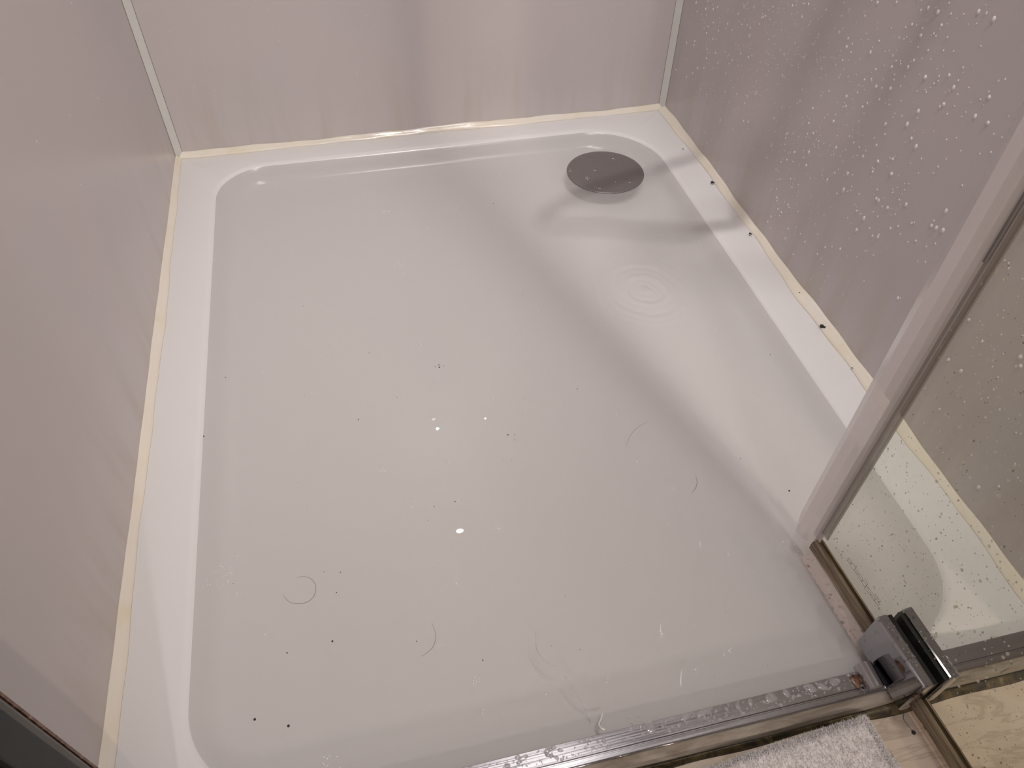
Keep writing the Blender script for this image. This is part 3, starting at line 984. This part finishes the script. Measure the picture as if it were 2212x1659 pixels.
def rail_drops():
    rnd = random.Random(13)
    V, F = [], []
    def add(c, rx_, ry_, h, seed, rot=0.0, n=14):
        v, f = blob('', c, rx_, ry_, h, None, seed=seed, n=n, rot=rot)
        b = len(V); V.extend(v); F.extend([tuple(i + b for i in q) for q in f])
    z = RT + 0.00002
    # large pools seen on the rail
    for x, y, a, b, h in ((0.5245, -1.2088, 0.0060, 0.0058, 0.0013), (0.562, -1.2066, 0.008, 0.0028, 0.001), (0.582, -1.2068, 0.0095, 0.0032, 0.0012), (0.655, -1.2086, 0.006, 0.0055, 0.001),
                          (0.672, -1.2076, 0.004, 0.004, 0.0009), (0.700, -1.2086, 0.005, 0.004, 0.001), (0.712, -1.2101, 0.006, 0.0035, 0.0009), (0.727, -1.2081, 0.006, 0.004, 0.001),
                          (0.632, -1.2081, 0.0022, 0.0050, 0.0011), (0.455, -1.2056, 0.004, 0.0025, 0.0012), (0.420, -1.2061, 0.005, 0.0028, 0.0013), (0.395, -1.2076, 0.006, 0.002, 0.0008), (0.618, -1.2096, 0.003, 0.004, 0.0012)):
        add((x, y, z), a, b, h, rnd.randint(0, 999), rnd.uniform(-0.4, 0.4), 18)
    for k in range(330):
        x = rnd.uniform(0.25, 0.745)
        y = rnd.uniform(-1.2175, -1.2045)
        r = rnd.uniform(0.0005, 0.0012) if rnd.random() < 0.75 else rnd.uniform(0.0014, 0.0023)
        add((x, y, z), r, r * rnd.uniform(1, 1.6), r * 0.85, rnd.randint(0, 999), rnd.uniform(0, 3), 9)
    for k in range(60):
        x = rnd.uniform(0.25, 0.75); r = rnd.uniform(0.0003, 0.0006)
        add((x, rnd.uniform(-1.2240, -1.222), RT - 0.0006), r, r, r * 0.7, k, 0, 7)
    tag(mesh_ob('water_droplets', V, F, M_cdrop, None, True), 'clear beads and puddles of water lying on the metal rail', 'water droplets', kind='stuff')
rail_drops()

def clamp_drops():
    rnd = random.Random(31)
    V, F = [], []
    for k in range(60):
        u = rnd.uniform(0.126, 0.194); r = rnd.uniform(0.0004, 0.0011)
        if rnd.random() < 0.5:
            dome(V, F, D(u, 0.0215, rnd.uniform(0.012, 0.062)), DU, Z, DN, r, r * 1.5, r * 0.6)
        else:
            dome(V, F, D(u, rnd.uniform(0.010, 0.018), 0.0685), DU, DN, Z, r, r, r * 0.6)
    tag(mesh_ob('water_droplets', V, F, M_cdrop, None, True), 'scattered water drops on the chrome hinge clamp', 'water droplets', kind='stuff')
clamp_drops()

def sphere_bits(V, F, c, r, n=8, squash=1.0):
    b = len(V)
    for i in range(1, 5):
        t = PI * i / 5
        for k in range(n):
            a = 2 * PI * k / n
            V.append(Vector((c[0] + r * math.sin(t) * math.cos(a), c[1] + r * math.sin(t) * math.sin(a), c[2] + r * squash * math.cos(t))))
    V.append(Vector((c[0], c[1], c[2] + r * squash))); V.append(Vector((c[0], c[1], c[2] - r * squash)))
    for i in range(3):
        for k in range(n):
            j = (k + 1) % n
            F.append((b + i * n + k, b + (i + 1) * n + k, b + (i + 1) * n + j, b + i * n + j))
    for k in range(n):
        j = (k + 1) % n
        F.append((b + k, b + j, b + 4 * n)); F.append((b + 3 * n + j, b + 3 * n + k, b + 4 * n + 1))

BUBBLES = [((0.374, -0.2586), 0.0082, 14), ((0.3767, -0.412), 0.0073, 9), ((0.3795, -0.4373), 0.0045, 5), ((0.3817, -0.6047), 0.0073, 9), ((0.1004, -0.9383), 0.0182, 22), ((0.1233, -0.9191), 0.0055, 7), ((0.1223, -0.9667), 0.0045, 5), ((0.2131, -1.1651), 0.0118, 12), ((0.7625, -1.0468), 0.0109, 12), ((0.3328, -0.8896), 0.0064, 6), ((0.3026, -0.8288), 0.0036, 4), ((0.3375, -1.0753), 0.0045, 6), ((0.366, -1.119), 0.0045, 6), ((0.365, -1.1526), 0.0045, 6), ((0.5724, -1.1139), 0.0045, 6), ((0.6401, -1.1463), 0.0045, 6), ((0.6322, -1.1518), 0.0036, 4), ((0.5934, -1.1616), 0.0036, 4), ((0.5169, -1.1918), 0.0073, 7), ((0.5005, -1.1495), 0.0027, 3), ((0.4275, -0.9453), 0.0036, 5), ((0.6882, -1.0391), 0.0027, 4), ((0.1526, -1.0192), 0.0018, 2), ((0.3493, -0.9727), 0.0027, 3), ((0.3653, -1.006), 0.0027, 3), ((0.7809, -0.2103), 0.0027, 3), ((0.8287, -0.1793), 0.0036, 5), ((0.7344, -0.2007), 0.0045, 4), ((0.7575, -0.235), 0.0055, 6), ((0.768, -0.266), 0.0073, 5), ((0.8201, -0.1317), 0.0036, 3), ((0.833, -0.2635), 0.0027, 3), ((0.8076, -0.2567), 0.0018, 3), ((0.4988, -0.2684), 0.0027, 3), ((0.894, -0.4547), 0.0018, 2), ((0.7539, -0.4982), 0.0018, 2), ((0.0768, -0.2267), 0.0027, 3), ((0.0764, -0.3397), 0.0045, 5), ((0.5902, -0.7468), 0.0, 2), ((0.7342, -0.8242), 0.0018, 2), ((0.6266, -0.8851), 0.0018, 2), ((0.3871, -0.8346), 0.0009, 1), ((0.1556, -0.6144), 0.0027, 3), ((0.3866, -1.1575), 0.0009, 2), ((0.4344, -1.1483), 0.0009, 1), ((0.3883, -0.8949), 0.0018, 2)]
SPECKS = [((0.4031, -0.6572), 0.00122), ((0.403, -0.662), 0.00157), ((0.4094, -0.6605), 0.00087), ((0.3973, -0.6597), 0.00087), ((0.4721, -0.8057), 0.0013), ((0.4793, -0.8161), 0.00087), ((0.2794, -0.7361), 0.00113), ((0.3066, -0.611), 0.00087), ((0.223, -1.0433), 0.00157), ((0.174, -1.1222), 0.002), ((0.1412, -1.1083), 0.00191), ((0.0612, -1.0752), 0.00174), ((0.0767, -0.7213), 0.0013), ((0.1024, -0.6174), 0.00113), ((0.175, -1.0456), 0.00104), ((0.3842, -0.8951), 0.00113), ((0.3577, -0.8969), 0.00087), ((0.5674, -0.273), 0.00104), ((0.217, -0.486), 0.00087), ((0.8012, -0.9711), 0.00174), ((0.8883, -0.7408), 0.00113), ((0.5871, -0.7457), 0.00113), ((0.3774, -1.0996), 0.00104), ((0.3474, -0.9151), 0.0007), ((0.4814, -0.8069), 0.00087), ((0.3117, -1.0633), 0.00087), ((0.2316, -0.9869), 0.00087), ((0.2377, -0.9621), 0.00087), ((0.7624, -0.9101), 0.00096), ((0.336, -0.7071), 0.0007), ((0.2195, -0.9575), 0.0007)]
MOULD = [((0.9828, -0.3009), 0.00364), ((0.983, -0.4654), 0.00273), ((0.9884, -0.7076), 0.00455), ((0.9923, -0.6287), 0.00182), ((0.9922, -0.6594), 0.00182), ((0.9872, -0.7979), 0.00136), ((0.9738, -0.1771), 0.00136)]
H1 = [(0.1731, -0.9755), (0.1754, -0.9818), (0.1818, -0.9884), (0.1893, -0.9912), (0.198, -0.9914), (0.2054, -0.9868), (0.2089, -0.9789), (0.2083, -0.9699), (0.2035, -0.9623), (0.1959, -0.9582), (0.1891, -0.9579)]
H2 = [(0.3311, -1.0461), (0.3329, -1.0574), (0.3321, -1.0653), (0.3277, -1.0738), (0.3194, -1.0792), (0.3131, -1.0809)]
H3 = [(0.6205, -0.86), (0.6276, -0.8487), (0.6391, -0.8366), (0.6534, -0.8281), (0.6659, -0.825)]
H4 = [(0.6935, -0.9238), (0.6913, -0.9336), (0.6854, -0.9418), (0.6783, -0.9468)]
T1 = [(0.4397, -1.0831), (0.437, -1.0996), (0.4411, -1.1135), (0.4512, -1.1235)]
T2 = [(0.4588, -1.1363), (0.4652, -1.154), (0.4698, -1.1719), (0.4709, -1.1861)]
T3 = [(0.4843, -1.1816), (0.4804, -1.1876), (0.4762, -1.1931), (0.4765, -1.1982), (0.4796, -1.2007)]
FLOORSPOT = (0.8084, -1.2609) ; FLOORTHREAD = [(0.8099, -1.2406), (0.8061, -1.2457), (0.8064, -1.2521), (0.8082, -1.2588)] ; FRONTHAIR = [(0.909, -1.2359), (0.9274, -1.2319), (0.9475, -1.2261), (0.9652, -1.2206)]
def bubbles():
    rnd = random.Random(17)
    V, F = [], []
    for (x, y), r, n in BUBBLES:
        for k in range(max(n, 1)):
            a, q = rnd.uniform(0, 6.28), math.sqrt(rnd.random()) * r
            s = rnd.uniform(0.0004, 0.0010) if n > 1 else 0.0009
            sphere_bits(V, F, (x + q * math.cos(a), y + q * math.sin(a), ZW + 0.0004 + (0.0035 if (x - DC[0]) ** 2 + (y - DC[1]) ** 2 < 0.072 ** 2 else 0)), s, 7, 0.7)
    for k in range(110):
        x, y = rnd.uniform(0.09, 0.9), rnd.uniform(-1.17, -0.09)
        sphere_bits(V, F, (x, y, ZW + 0.0003), rnd.uniform(0.0003, 0.0006), 6, 0.8)
    tag(mesh_ob('soap_bubbles', V, F, M_foam, None, True), 'tiny clusters of white soap bubbles floating on the water', 'soap bubbles', kind='stuff')
bubbles()
def specks():
    rnd = random.Random(19)
    V, F = [], []
    for (x, y), r in SPECKS: sphere_bits(V, F, (x, y, ZW + 0.0003), r * 0.75, 6, 0.5)
    for k in range(60): sphere_bits(V, F, (rnd.uniform(0.08, 0.92), rnd.uniform(-1.18, -0.08), ZW + 0.0002), rnd.uniform(0.0003, 0.0005), 5, 0.5)
    tag(mesh_ob('dirt_specks', V, F, M_spec, None, True), 'black grit specks scattered on the water', 'dirt specks', kind='stuff')
    V, F = [], []
    for (x, y), r in MOULD: sphere_bits(V, F, (x, y, 0.0045), r * 0.75, 7, 0.8); sphere_bits(V, F, (x + r * 0.6, y - r * 0.7, 0.0045), r * 0.5, 7, 0.8)
    tag(mesh_ob('mould_spots', V, F, M_spec, None, True), 'black mould spots along the silicone by the right wall', 'mould spots', kind='stuff')
specks()
def strand(name, pts, z, r, m, label, cat, group=None, ends=True):
    P = catmull([(x, y, z) for x, y in pts], 6)
    return tag(tube(name, P, r, m, None, 6, (lambda t: 0.4 + 0.6 * math.sin(PI * t)) if ends else None), label, cat, group)
strand('hair', H1, ZW + 0.0003, 0.00022, M_hair, 'curled dark hair forming an almost closed ring on the water, lower left', 'hair', 'hairs on the water')
strand('hair', H2, ZW + 0.0003, 0.00018, M_hair, 'thin curved hair on the water below the brightest lamp reflection', 'hair', 'hairs on the water')
strand('hair', H3, ZW + 0.0002, 0.00014, M_hair, 'faint arched hair on the water between drip rings and door', 'hair', 'hairs on the water')
strand('hair', H4, ZW + 0.0003, 0.00024, M_hair, 'short bent dark hair on the water left of the door corner', 'hair', 'hairs on the water')
strand('thread', T1, ZW - 0.0002, 0.0009, M_thread2, 'pale blurred thread in the water, the farther of two near the rail', 'thread', 'threads near the rail')
strand('thread', T2, ZW - 0.0002, 0.0009, M_thread2, 'pale blurred thread in the water, the nearer one ending by the rail', 'thread', 'threads near the rail')
P = catmull([(x, y, z) for (x, y), z in zip(T3, (0.0008, 0.0040, 0.0080, 0.0112, 0.0115))], 6)
tag(tube('thread', P, 0.0010, M_thread, None, 6), 'short bright white thread curling over the edge of the rail', 'thread', 'threads near the rail')
_k = (CAM.z - ZF) / (CAM.z + 0.042)
FLOORSPOT = (CAM.x + (FLOORSPOT[0] - CAM.x) * _k, CAM.y + (FLOORSPOT[1] - CAM.y) * _k)
FLOORTHREAD = [(CAM.x + (x - CAM.x) * _k, CAM.y + (y - CAM.y) * _k) for x, y in FLOORTHREAD]
V, F = [], []
sphere_bits(V, F, (FLOORSPOT[0], FLOORSPOT[1], ZF + 0.0009), 0.0022, 8, 0.6)
tag(mesh_ob('dirt_crumb', V, F, M_spec, None, True), 'black crumb on the floor tile between towel and door seal', 'crumb')
strand('hair', FLOORTHREAD, ZF + 0.0005, 0.0003, M_hair, 'thin brown hair on the floor tile ending at the black crumb', 'hair')
strand('hair', FRONTHAIR, 0.0008, 0.0006, M_hair, 'dark hair lying by the tray edge at the right border behind the glass', 'hair')
